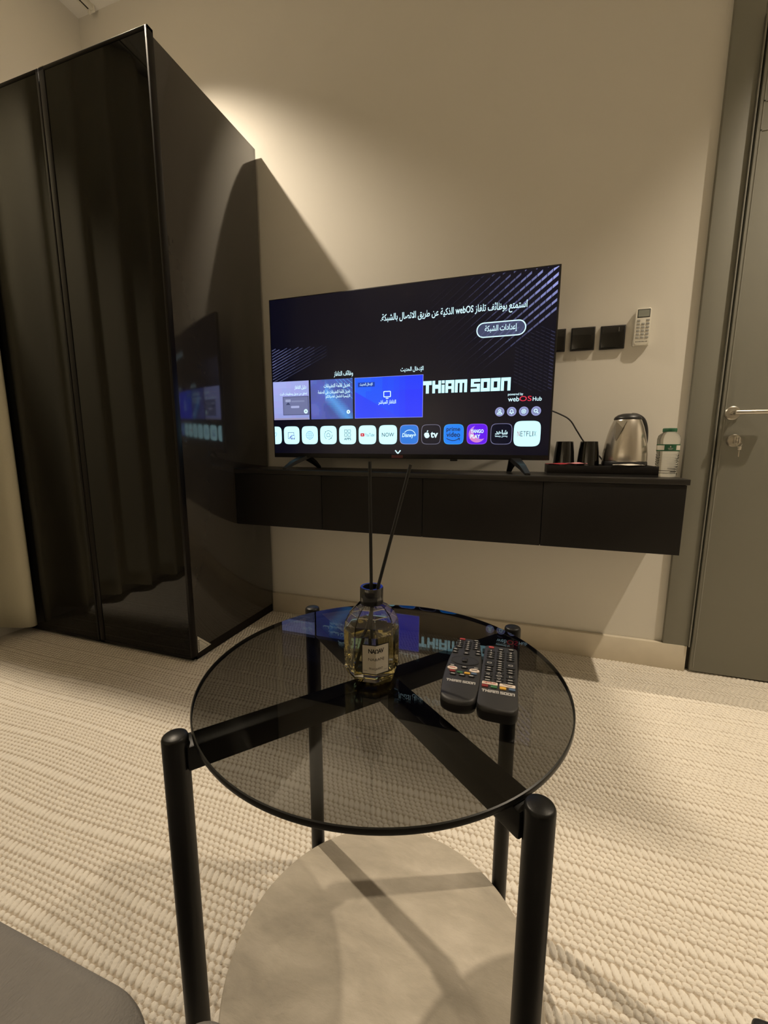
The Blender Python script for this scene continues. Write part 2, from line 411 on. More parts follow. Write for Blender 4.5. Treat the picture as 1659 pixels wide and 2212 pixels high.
kr = MB(); kr.tube([(0.009*math.cos(a)+0.002, -0.021, -0.014+0.009*math.sin(a)) for a in [2*PI*i/20 for i in range(21)]], 0.0009, M['metal'], 6, False); kr.build('key_ring', key)
ks = MB().box(-0.002, 0.010, -0.023, -0.020, -0.034, -0.022, M['metal'], 0.001); ks.box(0.002, 0.006, -0.0228, -0.0205, -0.060, -0.033, M['satin']); ks.build('spare_key', key)

# ------------------------------------------------------------------ ceiling lamps, curtain and track
for n, (x, y, watts, ang, bl, tilt) in enumerate(LAMPS):
    t = thing('downlight_or_fill', (x, y, CEIL), ['round recessed ceiling downlight over the doorway', 'round recessed ceiling downlight above the black wardrobe', 'added fill lamp, a round downlight at the far back of the room'][n], 'light')
    MB().lathe([(0.036, -0.004), (0.055, -0.004), (0.055, 0.0), (0.036, 0.0)], M['white'], 32, close=True).build('trim_ring', t)
    MB().lathe([(0.0, -0.001), (0.036, -0.001)], mat('lamp_lens', (0.9, 0.85, 0.7), 0.4, emit=WARM, estr=6.0), 24).build('lamp_lens', t)
    sp = spot(x, y, watts, ang, bl); sp.parent = t; sp.location = (0, 0, -0.02); sp.rotation_euler = (0, math.radians(tilt), 0)

trk = thing('curtain_track', (-0.948, -0.03, CEIL), 'white curtain track on the ceiling along the left wall', 'curtain rail')
rl = MB(); rl.box(-0.020, 0.020, -3.4, 0.0, -0.024, 0.0, M['white'], 0.002); rl.box(-0.006, 0.002, -3.4, -0.004, -0.0245, -0.02, M['gasket']); rl.build('rail', trk)
ec = MB().box(-0.022, 0.022, -0.001, 0.010, -0.028, 0.0, M['white'], 0.002); ec.box(-0.004, 0.004, -0.012, -0.004, -0.045, -0.024, M['white'], 0.001); ec.build('end_cap', trk)
def curtain():
    vs = []; fs = []; ny = 420; nz = 30; y0, y1 = -0.645, -3.35
    for j in range(nz+1):
        fz = j/nz
        for i in range(ny+1):
            y = y0+(y1-y0)*i/ny; s_ = y0-y
            a = 0.048-0.018*fz
            x = -0.990+a*math.cos(2*PI*s_/0.205+0.25*math.sin(s_*5))+0.012*math.sin(s_*31+fz*2)*(1-fz)
            hem = 0.050+0.010*math.cos(2*PI*s_/0.205+2.2)+0.004*math.sin(s_*17)
            vs.append((x, y, hem+(3.135-hem)*fz))
    for j in range(nz):
        for i in range(ny):
            k = j*(ny+1)+i; fs.append([k, k+1, k+ny+2, k+ny+1])
    mb = MB().add(vs, fs, M['curtain'], True); o = mb.build('curtain', autosmooth=False)
    sd = o.modifiers.new('thickness', 'SOLIDIFY'); sd.thickness = 0.003
    return tag(o, 'floor-length pale linen curtain hanging beside the wardrobe at the left edge', 'curtain')
curtain()

# ------------------------------------------------------------------ wardrobe
wd = thing('wardrobe', (0, 0, 0), 'tall black wardrobe with dark glass doors in the left corner', 'wardrobe')
cs = MB().box(-1.062, 0.0, -0.604, -0.018, 0.045, 2.328, M['wside'], 0.001); cs.build('carcass', wd)
pl = MB().box(-1.06, -0.004, -0.600, -0.02, 0.0, 0.045, M['wframe']); pl.build('plinth', wd)
for n, (a, b) in enumerate(((-1.062, -0.5405), (-0.5365, 0.003))):
    d = MB(); zt, zb = 2.345, 0.012
    d.box(a, a+0.028, -0.630, -0.605, zb, zt, M['wframe'], 0.001); d.box(b-0.012, b, -0.630, -0.605, zb, zt, M['wframe'], 0.001)
    d.box(a, b, -0.630, -0.605, zt-0.012, zt, M['wframe'], 0.001); d.box(a, b, -0.630, -0.605, zb, zb+0.012, M['wframe'], 0.001)
    do = d.build('door', wd)
    MB().box(a+0.026, b-0.010, -0.6275, -0.620, zb+0.010, zt-0.010, M['wglass']).build('glass_panel', do)
    MB().box(a+0.002, a+0.026, -0.628, -0.607, zt, zt+0.005, M['metal'], 0.002).build('profile_cap', do)
st = Art(lambda u, v, d: (0.0004+d, -0.597+u, 0.030+v))
st.poly([(0.0, 0.0), (0.080, 0.003), (0.002, 0.076)], M['white']).layer()
st.path([(0.010, 0.008), (0.060, 0.009), (0.011, 0.056), (0.010, 0.008)], 0.0012, M['ink'])
for i in range(7): st.rect(0.0035, 0.0085, 0.006+i*0.0075, 0.011+i*0.0075, M['ink'])
for i in range(4): st.rect(0.014, 0.040-i*0.006, 0.013+i*0.006, 0.0145+i*0.006, M['grey'])
tag(st.build('warning_sticker', wd), 'white triangular sticker at the bottom corner of the side panel')

# ------------------------------------------------------------------ wall-hung cabinet
cb = thing('floating_cabinet', (0.002, 0, 0.549), 'long black wall-hung cabinet under the television', 'cabinet')
SX = 1.832
MB().box(0.0, SX-0.004, -0.276, -0.001, 0.0, 0.244, M['cab'], 0.001).build('carcass', cb)
MB().box(0.0, SX+0.004, -0.296, -0.001, 0.2445, 0.264, M['cabtop'], 0.0015).build('top_panel', cb)
edges = [0.0, 0.4555, 0.914, 1.3735, SX-0.003]
for a, b in zip(edges[:-1], edges[1:]):
    MB().box(a+0.0012, b-0.0012, -0.294, -0.2765, 0.0, 0.2435, M['cab'], 0.001).build('drawer_front', cb)

# ------------------------------------------------------------------ television
TVX, TVZ, TVY = 0.156, 0.868, -0.190
tv = thing('television', (TVX, TVY, TVZ), 'flat screen television showing an app menu on the black wall cabinet', 'television')
hs = MB().box(0, 1.240, 0.0, 0.028, 0.0, 0.713, M['tvplastic'], 0.0025); hs.box(0.12, 1.12, 0.026, 0.068, 0.03, 0.40, M['tvplastic'], 0.01); hs.build('housing', tv)
def tvleg(xa, s):
    mb = MB()
    def foot(dx, dy):
        a = Vector((xa, 0.014, 0.006)); b = Vector((xa+dx, dy, -0.050)); n = Vector((0.016, 0, 0))
        vs = []
        for p, wv in ((a, 0.020), (a*0.35+b*0.65+Vector((0, 0, 0.004)), 0.012), (b, 0.010)):
            for sx in (-1, 1):
                for sz in (-1, 1): vs.append((p.x+sx*wv, p.y, p.z+sz*(0.0085 if wv > 0.011 else 0.004)))
        fs = []
        for k in (0, 4): fs += [[k, k+1, k+5, k+4], [k+2, k+6, k+7, k+3], [k, k+4, k+6, k+2], [k+1, k+3, k+7, k+5]]
        fs += [[0, 2, 3, 1], [8, 9, 11, 10]]
        mb.add(vs, fs, M['tvplastic'])
    foot(s*0.055, -0.090); foot(-s*0.020, 0.110)
    return mb
tvleg(0.163, -1).build('leg', tv); tvleg(1.107, 1).build('leg', tv)
MB().box(0.850, 0.880, 0.004, 0.022, -0.008, 0.001, M['tvplastic'], 0.003).build('ir_receiver', tv)
sc = MB().box(0.006, 1.234, -0.0012, 0.002, 0.020, 0.708, mat('screen_panel', (0.004, 0.004, 0.006), 0.22, spec=0.4, emit=(0.001, 0.0014, 0.0075), estr=1.0))
scr = sc.build('screen', tv)
MB().box(0.594, 0.645, -0.0012, 0.0, 0.003, 0.015, mat('dull_red_label', (0.16, 0.035, 0.04), 0.5)).build('badge', tv)
TT = lambda u, v, d: (u, -0.0016-d, v)
WHT = emat((0.70, 1.22, 1.32)); TXT = emat((0.80, 1.15, 1.25)); NAVY = emat((0.001, 0.002, 0.012)); GREYT = emat((0.35, 0.42, 0.55), 0.9)
INK = emat((0.03, 0.05, 0.10)); BLUI = emat((0.10, 0.22, 0.50))
LV = [emat((0.42*k, 0.46*k, 0.95*k)) for k in (0.03, 0.07, 0.13, 0.22, 0.36, 0.55, 0.75)]
def lvl(x): return LV[max(0, min(6, int(x*7)))]
pt = Art(TT)
def in_scr(u, v): return 0.008 < u < 1.232 and 0.022 < v < 0.7055
for k in range(24):                      # slanted dashed rays, upper right
    b0 = 0.557+0.0295*k if k < 14 else 0.557+0.0295*14+0.024*(k-14)
    step = 0.020
    u = 1.2315
    while u > 0.72:
        v = b0+0.775*(u-1.233); ua = u-step*0.90; va = b0+0.775*(ua-1.233)
        dist = math.hypot((u-1.25)*1.0, (v-0.66)*0.9); I = 1.0-dist/(0.50)
        if v > 0.7055:
            u2_ = 1.233+(0.7055-b0)/0.775
            if ua < u2_: u = u2_; v = 0.7055
            else: u -= step; continue
        if I > 0.02 and in_scr(ua, va):
            wd_ = 0.0018+0.0125*max(0, I-0.2)
            wd2 = wd_*0.96
            pt.poly([(u, v), (ua, va), (ua, min(0.7055, va+wd2)), (u, min(0.7055, v+wd_))][::-1], lvl(I**1.7))
        u -= step
pt.build('ray_pattern', scr); pt = Art(TT)
for k in range(14):                      # thin rays, left edge
    b0 = 0.335+0.0128*k; u = 0.0085
    while u < 0.30:
        v = b0+0.42*(u-0.0085); ub = u+0.02; I = (0.62-(u/0.30)*0.62)*(1-0.35*abs(k-7)/7)
        if I > 0.02 and v < 0.49: pt.line((u, v), (ub, v+0.0084), 0.0034, lvl(I))
        u = ub
pt.build('ray_pattern', scr); pt = Art(TT)
for k in range(20):                      # faint rays, right edge falling away
    b0 = 0.520-0.0128*k; u = 1.2315
    while u > 1.08:
        v = b0-0.52*(u-1.2315)-0.045; I = 0.15*(1-(1.2315-u)/0.15)
        top = 0.545+0.775*(u-1.233)
        if I > 0.02 and v < top-0.012 and v > 0.26: pt.line((u, v), (u-0.014, v+0.0073), 0.0032, lvl(I))
        u -= 0.018
pt.build('ray_pattern', scr)
def caption(t, *b, bold=0.012):
    a = Art(TT); a.l = 2; a.text(arabic(t), *b, TXT, bold); a.build('screen_caption', scr)
caption('استمتع بوظائف تلفاز webOS الذكية عن طريق الاتصال بالشبكة.', 0.543, 1.128, 0.560, 0.602)
caption('وظائف التلفاز', 0.323, 0.415, 0.356, 0.383); caption('الإدخال الحديث', 0.632, 0.731, 0.359, 0.383)
tx = Art(TT); tx.l = 2; tx.path([(0.611, 0.036), (0.623, 0.022), (0.635, 0.036)], 0.005, TXT); tx.build('scroll_arrow', scr)
bt = Art(TT); bt.l = 2
bt.ring(rrect(0.942, 1.128, 0.475, 0.532, 0.028), rrect(0.946, 1.124, 0.479, 0.528, 0.0244), TXT)
bt.poly(rrect(0.946, 1.124, 0.479, 0.528, 0.0244), emat((0.055, 0.065, 0.13))).layer()
for k in range(7):
    u = 0.955+k*0.024; bt.poly([(u, 0.4805), (u+0.003+0.0012*k, 0.4805), (u+0.050+0.0012*k, 0.5265), (u+0.047, 0.5265)][::1] if u+0.055 < 1.12 else [(u, 0.4805), (u+0.008, 0.4805), (min(1.116, u+0.03), 0.505), (u+0.02, 0.505)], LV[3])
bt.layer().text(arabic('إعدادات الشبكة'), 0.974, 1.095, 0.489, 0.520, TXT, 0.012)
bt.build('pill_button', scr)
lg = Art(TT); lg.l = 2
wordmark(lg, 0.731, 1.081, 0.271, 0.321, WHT); lg.build('wordmark', scr)
hub = Art(TT); hub.l = 2
hub.text('powered by', 1.073, 1.130, 0.249, 0.261, TXT, 0.008); hub.text('web', 1.074, 1.116, 0.2285, 0.247, TXT, 0.01)
hub.text('OS', 1.117, 1.162, 0.2285, 0.248, emat((0.80, 0.05, 0.09)), 0.004); hub.text('Hub', 1.166, 1.199, 0.2285, 0.244, TXT, 0.006)
hub.build('hub_logo', scr)
for n, cu in enumerate((1.0445, 1.090, 1.1355, 1.181)):
    a = Art(TT); a.l = 2; cv = 0.190; a.poly(ellipse(cu, cv, 0.0178, 0.0178), emat((0.36, 0.38, 0.72))).layer(); a.poly(ellipse(cu, cv, 0.0150, 0.0150), emat((0.24, 0.27, 0.48))).layer()
    if n == 0:
        a.ring(ellipse(cu, cv+0.004, 0.0052, 0.0056, 16), ellipse(cu, cv+0.004, 0.0026, 0.003, 16), TXT); a.path([(cu-0.009, cv-0.009), (cu-0.006, cv-0.003), (cu+0.006, cv-0.003), (cu+0.009, cv-0.009), (cu-0.009, cv-0.009)], 0.0026, TXT)
    elif n == 1:
        a.path([(cu-0.008, cv-0.005), (cu-0.005, cv-0.002), (cu-0.005, cv+0.004), (cu-0.002, cv+0.008), (cu+0.002, cv+0.008), (cu+0.005, cv+0.004), (cu+0.005, cv-0.002), (cu+0.008, cv-0.005), (cu-0.008, cv-0.005)], 0.0026, TXT); a.rect(cu-0.002, cu+0.002, cv-0.010, cv-0.0065, TXT)
    elif n == 2:
        P = [(cu+(0.0098 if i % 2 else 0.0078)*math.cos(i*PI/8), cv+(0.0098 if i % 2 else 0.0078)*math.sin(i*PI/8)) for i in range(16)]; Q = [(cu+0.0062*math.cos(i*PI/8), cv+0.0062*math.sin(i*PI/8)) for i in range(16)]
        a.ring(P, Q, TXT); a.ring(ellipse(cu, cv, 0.0038, 0.0038, 14), ellipse(cu, cv, 0.0018, 0.0018, 14), TXT)
    else:
        a.ring(ellipse(cu-0.0015, cv+0.0015, 0.0072, 0.0072, 18), ellipse(cu-0.0015, cv+0.0015, 0.0044, 0.0044, 18), TXT); a.line((cu+0.003, cv-0.003), (cu+0.0085, cv-0.0085), 0.003, TXT)
    a.build('round_button', scr)
# three cards
def quadgrid(a, u0, u1, v0, v1, f, nu=8, nv=6):
    for i in range(nu):
        for j in range(nv):
            c = f((i+.5)/nu, (j+.5)/nv)
            a.rect(u0+(u1-u0)*i/nu, u0+(u1-u0)*(i+1)/nu, v0+(v1-v0)*j/nv, v0+(v1-v0)*(j+1)/nv, emat([round(x*40)/40 if x > .08 else round(x, 2) for x in c]))
c1 = Art(TT); c1.l = 1
quadgrid(c1, 0.008, 0.196, 0.175, 0.349, lambda s_, t: (0.34+0.08*t-0.05*s_, 0.38+0.08*t-0.05*s_, 0.78+0.12*t-0.08*s_)); c1.layer()
c1.rect(0.058, 0.194, 0.196, 0.281, emat((0.08, 0.09, 0.20))).layer(); c1.rect(0.061, 0.190, 0.199, 0.278, emat((0.17, 0.19, 0.36))).layer()
c1.rect(0.072, 0.100, 0.256, 0.268, emat((0.36, 0.40, 0.62))); c1.poly([(0.074, 0.243), (0.098, 0.243), (0.086, 0.255)], emat((0.05, 0.06, 0.14)))
c1.rect(0.104, 0.172, 0.255, 0.262, emat((0.24, 0.27, 0.46))); c1.poly(rrect(0.100, 0.145, 0.228, 0.238, 0.0049), emat((0.42, 0.46, 0.75)))
c1.poly(ellipse(0.178, 0.212, 0.010, 0.010), TXT).layer(); c1.line((0.173, 0.212), (0.183, 0.212), 0.0018, INK); c1.line((0.178, 0.207), (0.178, 0.217), 0.0018, INK)
c1.rect(0.010, 0.192, 0.175, 0.183, emat((0.34, 0.32, 0.50)))
c1.text(arabic('دليل التلفاز'), 0.122, 0.183, 0.309, 0.329, TXT, 0.012); c1.text(arabic('تحقق من جدول ومعلومات البث'), 0.044, 0.186, 0.284, 0.299, TXT, 0.008)
tag(c1.build('menu_card', scr), 'pale lilac menu card')
c2 = Art(TT); c2.l = 1
def f2(s_, t):
    k = max(0.0, 1-abs((s_-0.42)*1.3+(t-0.62))*3.2) if s_ > 0.35 else 0.0
    g = 0.85+0.15*math.sin(s_*9+2*t)*math.sin(t*7)
    return ((0.13-0.07*s_)*g+0.02*k, (0.15-0.05*s_+0.02*t)*g+0.22*k, (0.52+0.08*t-0.1*s_)*g+0.35*k)
quadgrid(c2, 0.205, 0.413, 0.175, 0.349, f2, 26, 20); c2.layer()
for k in range(5): c2.line((0.330+0.018*k, 0.349-0.001), (0.411, 0.262+0.022*k), 0.0016, emat((0.10, 0.42, 0.85)))
c2.layer(); c2.text(arabic('تعديل قائمة التطبيقات'), 0.272, 0.400, 0.309, 0.331, TXT, 0.012)
c2.text(arabic('تعديل قائمة التطبيقات على الصفحة'), 0.242, 0.400, 0.283, 0.303, TXT, 0.012); c2.text(arabic('الرئيسية لتشمل تفضيلاتكم'), 0.281, 0.400, 0.263, 0.282, TXT, 0.012)
c2.poly(ellipse(0.391, 0.205, 0.0085, 0.0085), TXT).layer(); c2.line((0.387, 0.205), (0.395, 0.205), 0.0016, INK); c2.line((0.391, 0.201), (0.391, 0.209), 0.0016, INK)
tag(c2.build('menu_card', scr), 'violet blue menu card with a street view')
c3 = Art(TT); c3.l = 1
c3.rect(0.422, 0.731, 0.175, 0.349, emat((0.32, 0.36, 0.95)))
c3.layer(); quadgrid(c3, 0.4235, 0.7295, 0.1765, 0.3475, lambda s_, t: (0.022, 0.035+0.09*max(0, 1-s_*1.25)+0.015*t, 0.98), 12, 6); c3.layer()
c3.poly([(0.4235, 0.290), (0.4235, 0.1765), (0.628, 0.1765)], emat((0.03, 0.065, 0.95))).layer()
c3.rect(0.438, 0.516, 0.309, 0.328, emat((0.010, 0.05, 0.42))).layer(); c3.text(arabic('الإدخال الحديث'), 0.447, 0.506, 0.311, 0.326, TXT, 0.012)
c3.ring(rrect(0.556, 0.590, 0.262, 0.288, 0.004, 3), rrect(0.5595, 0.5865, 0.2655, 0.2845, 0.002, 3), TXT); c3.rect(0.567, 0.579, 0.256, 0.2595, TXT)
c3.text(arabic('التلفاز المباشر'), 0.533, 0.613, 0.230, 0.251, TXT, 0.012)
tag(c3.build('menu_card', scr), 'bright blue menu card')
# app tiles
def tile(n):
    if n == 12: u0, u1, v0, v1 = 1.102, 1.202, 0.054, 0.153
    else:
        u0 = -0.0375+0.0955*n; u1 = u0+0.083; v0, v1 = 0.062, 0.1445
    cu, cv = (u0+u1)/2, (v0+v1)/2
    a = Art(TT); a.l = 2; P = squircle(u0, u1, v0, v1)
    def clip(Q): return [(max(0.0085, x), y) for x, y in Q]
    fill = {7: emat((0.02, 0.19, 0.72)), 8: NAVY, 9: emat((0.012, 0.22, 0.90)), 10: emat((0.13, 0.01, 0.85)), 11: NAVY}.get(n, WHT)
    if n in (7, 8, 9, 10, 11):
        Q = squircle(u0+0.0018, u1-0.0018, v0+0.0018, v1-0.0018)
        a.ring(P, Q, emat({7: (0.30, 0.38, 0.85), 8: (0.20, 0.20, 0.30), 9: (0.05, 0.42, 0.98), 10: (0.30, 0.10, 0.98), 11: (0.22, 0.22, 0.40)}[n]))
        a.poly(Q, fill)
    else: a.poly(clip(P), fill)
    a.layer()
    if n == 0:
        a.path([(cu+0.004, cv+0.010), (cu+0.010, cv+0.0135), (cu+0.0155, cv+0.009), (cu+0.013, cv+0.001), (cu+0.006, cv-0.006)], 0.0016, BLUI)
    elif n == 1:
        a.path([(cu+0.012, cv+0.004), (cu+0.012, cv+0.013), (cu-0.019, cv+0.013), (cu-0.019, cv-0.016), (cu-0.003, cv-0.016)], 0.0022, emat((0.10, 0.10, 0.36)))
        a.poly([(cu-0.016, cv-0.013), (cu+0.004, cv+0.005), (cu-0.003, cv-0.012)], emat((0.15, 0.20, 0.65)))
        for dx in (0.004, 0.015): a.poly(ellipse(cu+dx-0.003, cv-0.016, 0.004, 0.0036, 12), emat((0.12, 0.12, 0.48))); a.line((cu+dx, cv-0.016), (cu+dx, cv-0.001), 0.0016, emat((0.12, 0.12, 0.48)))
        a.line((cu+0.004, cv-0.001), (cu+0.015, cv+0.001), 0.003, emat((0.12, 0.12, 0.48)))
    elif n == 2:
        a.ring(ellipse(cu, cv, 0.019, 0.019), ellipse(cu, cv, 0.0172, 0.0172), BLUI); a.ring(ellipse(cu, cv, 0.0088, 0.019), ellipse(cu, cv, 0.0074, 0.0185), BLUI)
        a.line((cu, cv-0.018), (cu, cv+0.018), 0.0014, BLUI); a.line((cu-0.018, cv), (cu+0.018, cv), 0.0014, BLUI)
        for s_ in (-1, 1): a.line((cu-0.016, cv+s_*0.0085), (cu+0.016, cv+s_*0.0085), 0.0013, BLUI)
    elif n == 3:
        for a0 in (0.5, 2.6, 4.7): a.path([(cu+0.0195*math.cos(a0+i*0.15), cv+0.0195*math.sin(a0+i*0.15)) for i in range(12)], 0.0018, INK)
        a.path([(cu-0.008, cv-0.007), (cu-0.008, cv+0.003), (cu, cv+0.010), (cu+0.008, cv+0.003), (cu+0.008, cv-0.007), (cu-0.008, cv-0.007)], 0.0018, INK)
        a.poly(ellipse(cu-0.014, cv+0.014, 0.0024, 0.0024, 10), INK); a.poly(ellipse(cu+0.0135, cv-0.014, 0.0024, 0.0024, 10), INK)
    elif n == 4:
        for dx in (-0.0085, 0.0085):
            for dy in (0.017, 0.0):
                a.path([(cu+dx-0.006, cv+dy-0.006), (cu+dx+0.006, cv+dy-0.006), (cu+dx+0.006, cv+dy+0.006), (cu+dx-0.006, cv+dy+0.006), (cu+dx-0.006, cv+dy-0.006)], 0.0018, INK)
        a.text('APPS', cu-0.017, cu+0.017, cv-0.023, cv-0.012, INK, 0.02)
    elif n == 5:
        a.poly(rrect(cu-0.033, cu-0.014, cv-0.007, cv+0.007, 0.003, 3), emat((0.62, 0.02, 0.05))).layer(); a.poly([(cu-0.026, cv-0.003), (cu-0.026, cv+0.003), (cu-0.020, cv)][::-1], TXT)
        a.text('YouTube', cu-0.0115, cu+0.033, cv-0.007, cv+0.007, INK, 0.0)
    elif n == 6: a.text('NOW', cu-0.028, cu+0.028, cv-0.0085, cv+0.0085, INK, 0.008)
    elif n == 7:
        a.text('Disney+', cu-0.031, cu+0.031, cv-0.016, cv+0.006, TXT, 0.015, 0.2)
        a.path([(cu+0.002+0.026*math.cos(PI*(0.06+0.76*i/14)), cv-0.004+0.023*math.sin(PI*(0.06+0.76*i/14))) for i in range(15)], 0.0024, TXT)
    elif n == 8:
        a.poly([(cu-0.029+0.0115+0.0115*math.cos(t)*(1-0.10*math.sin(2*t)), cv-0.003+0.0125*math.sin(t)*(1-0.12*(math.sin(t) > 0.9))) for t in [2*PI*i/28 for i in range(28)]], TXT)
        a.line((cu-0.0165, cv+0.0105), (cu-0.0135, cv+0.0165), 0.0045, TXT); a.layer(); a.poly(ellipse(cu-0.0045, cv+0.001, 0.0042, 0.0046, 12), NAVY)
        a.text('tv', cu-0.002, cu+0.030, cv-0.014, cv+0.011, TXT, 0.03)
    elif n == 9:
        dk = emat((0.004, 0.012, 0.06)); a.text('prime', cu-0.030, cu+0.027, cv+0.008, cv+0.029, dk, 0.015); a.text('video', cu-0.030, cu+0.027, cv-0.011, cv+0.009, dk, 0.015)
        a.path([(cu-0.029+0.052*i/10, cv-0.017-0.009*math.sin(PI*i/10*0.95)) for i in range(11)], 0.0028, dk); a.path([(cu+0.018, cv-0.017), (cu+0.026, cv-0.016), (cu+0.024, cv-0.025)], 0.0024, dk)
    elif n == 10:
        for k in range(18):
            t0, t1 = PI*(0.62+1.22*k/18), PI*(0.62+1.22*(k+1)/18)
            f = lambda t: (0.034, 0.034-0.020*math.sin((t/PI-0.62)/1.22*PI))
            R0, r0 = f(t0); R1, r1 = f(t1)
            a.poly([(cu+R0*math.cos(t0), cv+R0*math.sin(t0)), (cu+R1*math.cos(t1), cv+R1*math.sin(t1)), (cu+r1*math.cos(t1)+0.004, cv+r1*math.sin(t1)+0.002), (cu+r0*math.cos(t0)+0.004, cv+r0*math.sin(t0)+0.002)], emat((0.75-0.03*abs(k-9), 0.24, 0.55+0.03*abs(k-9))))
        a.layer(); a.text('YANGO', cu-0.026, cu+0.026, cv+0.004, cv+0.019, TXT, 0.03); a.text('PLAY', cu-0.026, cu+0.013, cv-0.017, cv-0.001, TXT, 0.03)
    elif n == 11:
        a.text(arabic('شاهد'), cu-0.024, cu+0.024, cv-0.002, cv+0.016, TXT, 0.03); a.text(arabic('رمضان يجمعنا'), cu-0.024, cu+0.024, cv-0.014, cv-0.003, TXT, 0.015)
    elif n == 12:
        rd = emat((0.42, 0.03, 0.06)); dk = emat((0.10, 0.12, 0.16))
        x = cu-0.036
        for i, ch in enumerate('NETFLIX'):
            wq = 0.003 if ch == 'I' else 0.0088
            a.text(ch, x, x+wq, cv-0.010, cv+0.010, rd if ch in 'N' else dk, 0.0); x += wq+0.0024
    tag(a.build('app_tile', scr))
for n in range(13): tile(n)

# ------------------------------------------------------------------ power cord
pc = MB()
def spline(P, n=10):
    out = []
    P = [Vector(p) for p in P]
    for i in range(len(P)-1):
        a = P[max(i-1, 0)]; b = P[i]; c = P[i+1]; d = P[min(i+2, len(P)-1)]
        for k in range(n):
            t = k/n; out.append(0.5*((2*b)+(c-a)*t+(2*a-5*b+4*c-d)*t*t+(3*b-a-3*c+d)*t**3))
    return out+[P[-1]]
pc.tube(spline([(1.25, -0.09, 1.13), (1.36, -0.055, 1.085), (1.435, -0.035, 1.055), (1.475, -0.03, 1.03), (1.505, -0.03, 0.985), (1.54, -0.025, 0.935), (1.60, -0.018, 0.88), (1.64, -0.013, 0.822), (1.70, -0.012, 0.8175)]), 0.003, M['black'], 8)
tag(pc.build('power_cord'), 'thin black cable running down the wall from television to tray', 'cable')

# ------------------------------------------------------------------ wall plates and air-conditioner remote
def plate(x0, z0, lab, detail):
    t = thing('wall_socket', (x0+0.0445, 0, z0+0.0445), lab, 'socket', group='black square wall plates')
    fr = MB(); fr.box(-0.0445, 0.0445, -0.011, 0.0, -0.0445, 0.0445, M['black'], 0.0015); fr.build('frame', t)
    ins = MB().box(-0.040, 0.040, -0.0135, -0.0105, -0.040, 0.040, M['ceramic'], 0.001)
    if detail: ins.box(0.020, 0.021, -0.0142, -0.013, 0.020, 0.036, M['grey']); ins.box(-0.030, 0.030, -0.0140, -0.013, -0.037, -0.035, M['black'])
    ins.build('insert', t)
plate(1.349, 1.309, 'black square wall plate half hidden behind the television edge', 0)
plate(1.458, 1.309, 'black square wall plate in the middle of its row', 0)
plate(1.566, 1.307, 'black square wall plate next to the white wall remote', 1)
ar = thing('remote_control', (1.711, 0, 1.382), 'slim white air conditioner remote mounted on the wall', 'remote')
b = MB(); b.prism(rrect(-0.0262, 0.0262, -0.068, 0.068, 0.010), 0.004, 0.020, M['white'], 0.003, smooth=True); yaxis(b); b.build('body', ar)
hb = MB().box(-0.0275, 0.0275, -0.013, 0.0, -0.070, -0.045, M['white'], 0.002); hb.box(-0.020, 0.020, -0.004, 0.0, -0.045, 0.03, M['white']); hb.build('wall_bracket', ar)
l = MB().box(-0.0215, 0.0215, -0.0206, -0.019, 0.032, 0.063, M['ink'], 0.001); l.box(-0.019, 0.019, -0.0211, -0.020, 0.035, 0.060, M['lcd']); l.build('display', ar)
for r in range(6):
    for c in range(3):
        if r == 0 and c == 1: continue
        x = -0.016+0.016*c; z = 0.022-0.0125*r
        m_ = MB().box(x-0.0055, x+0.0055, -0.0218, -0.0195, z-0.0036, z+0.0036, M['grey'], 0.001)
        m_.build('button', ar)
at = Art(lambda u, v, d: (u, -0.0202-d, v))
for i in range(11): at.rect(-0.021+i*0.0038, -0.0182+i*0.0038-(0.0008 if i % 3 else 0), -0.0575, -0.0548, M['ink'])
at.build('printed_line', ar)

# ------------------------------------------------------------------ tray with mugs, kettle, sachets; water bottle
TZ = 0.8131
ty = thing('serving_tray', (1.575, -0.125, TZ), 'black rectangular serving tray holding kettle and mugs', 'tray')
tm = MB()
a_, b_, c_, d_ = -0.187, 0.187, -0.095, 0.100
tm.box(a_, b_, c_, d_, 0.0, 0.008, M['black'])
for q in ((a_, b_, c_, c_+0.008), (a_, b_, d_-0.008, d_), (a_, a_+0.008, c_+0.008, d_-0.008), (b_-0.008, b_, c_+0.008, d_-0.008)): tm.box(*q, 0.008, 0.038, M['cab'], 0.001)
tm.build('tray_body', ty)
def mug(x, y, lab):
    t = thing('mug', (x, y, TZ+0.0085), lab, 'mug', group='black mugs on the tray')
    MB().lathe([(0.0, 0.0), (0.038, 0.0), (0.0405, 0.004), (0.0400, 0.03), (0.0365, 0.08), (0.0315, 0.120), (0.0300, 0.1205), (0.0290, 0.118), (0.0335, 0.08), (0.0375, 0.03), (0.036, 0.006), (0.0, 0.006)], M['ceramic'], 40).build('cup', t)
    h = MB(); h.tube(spline([(0.0335, 0.006, 0.092), (0.048, 0.008, 0.094), (0.058, 0.010, 0.080), (0.059, 0.010, 0.060), (0.052, 0.008, 0.040), (0.0385, 0.006, 0.034)]), 0.0042, M['ceramic'], 10); h.xform(Matrix.Rotation(math.radians(48), 4, 'Z')); h.build('handle', t)
mug(1.453, -0.125, 'black mug nearest the television on the tray'); mug(1.541, -0.128, 'black mug between another mug and the steel kettle')
kt = thing('electric_kettle', (1.667, -0.128, TZ+0.0085), 'brushed steel electric kettle with black lid on the tray', 'kettle')
MB().lathe([(0.0, 0.0), (0.076, 0.0), (0.079, 0.003), (0.079, 0.018), (0.075, 0.022), (0.0, 0.022)], M['black'], 48).build('power_base', kt)
kb_ = MB(); kb_.lathe([(0.0, 0.024), (0.075, 0.024), (0.0775, 0.028), (0.0775, 0.036), (0.0765, 0.044), (0.0755, 0.046)], M['black'], 48); kb_.build('bottom_ring', kt)
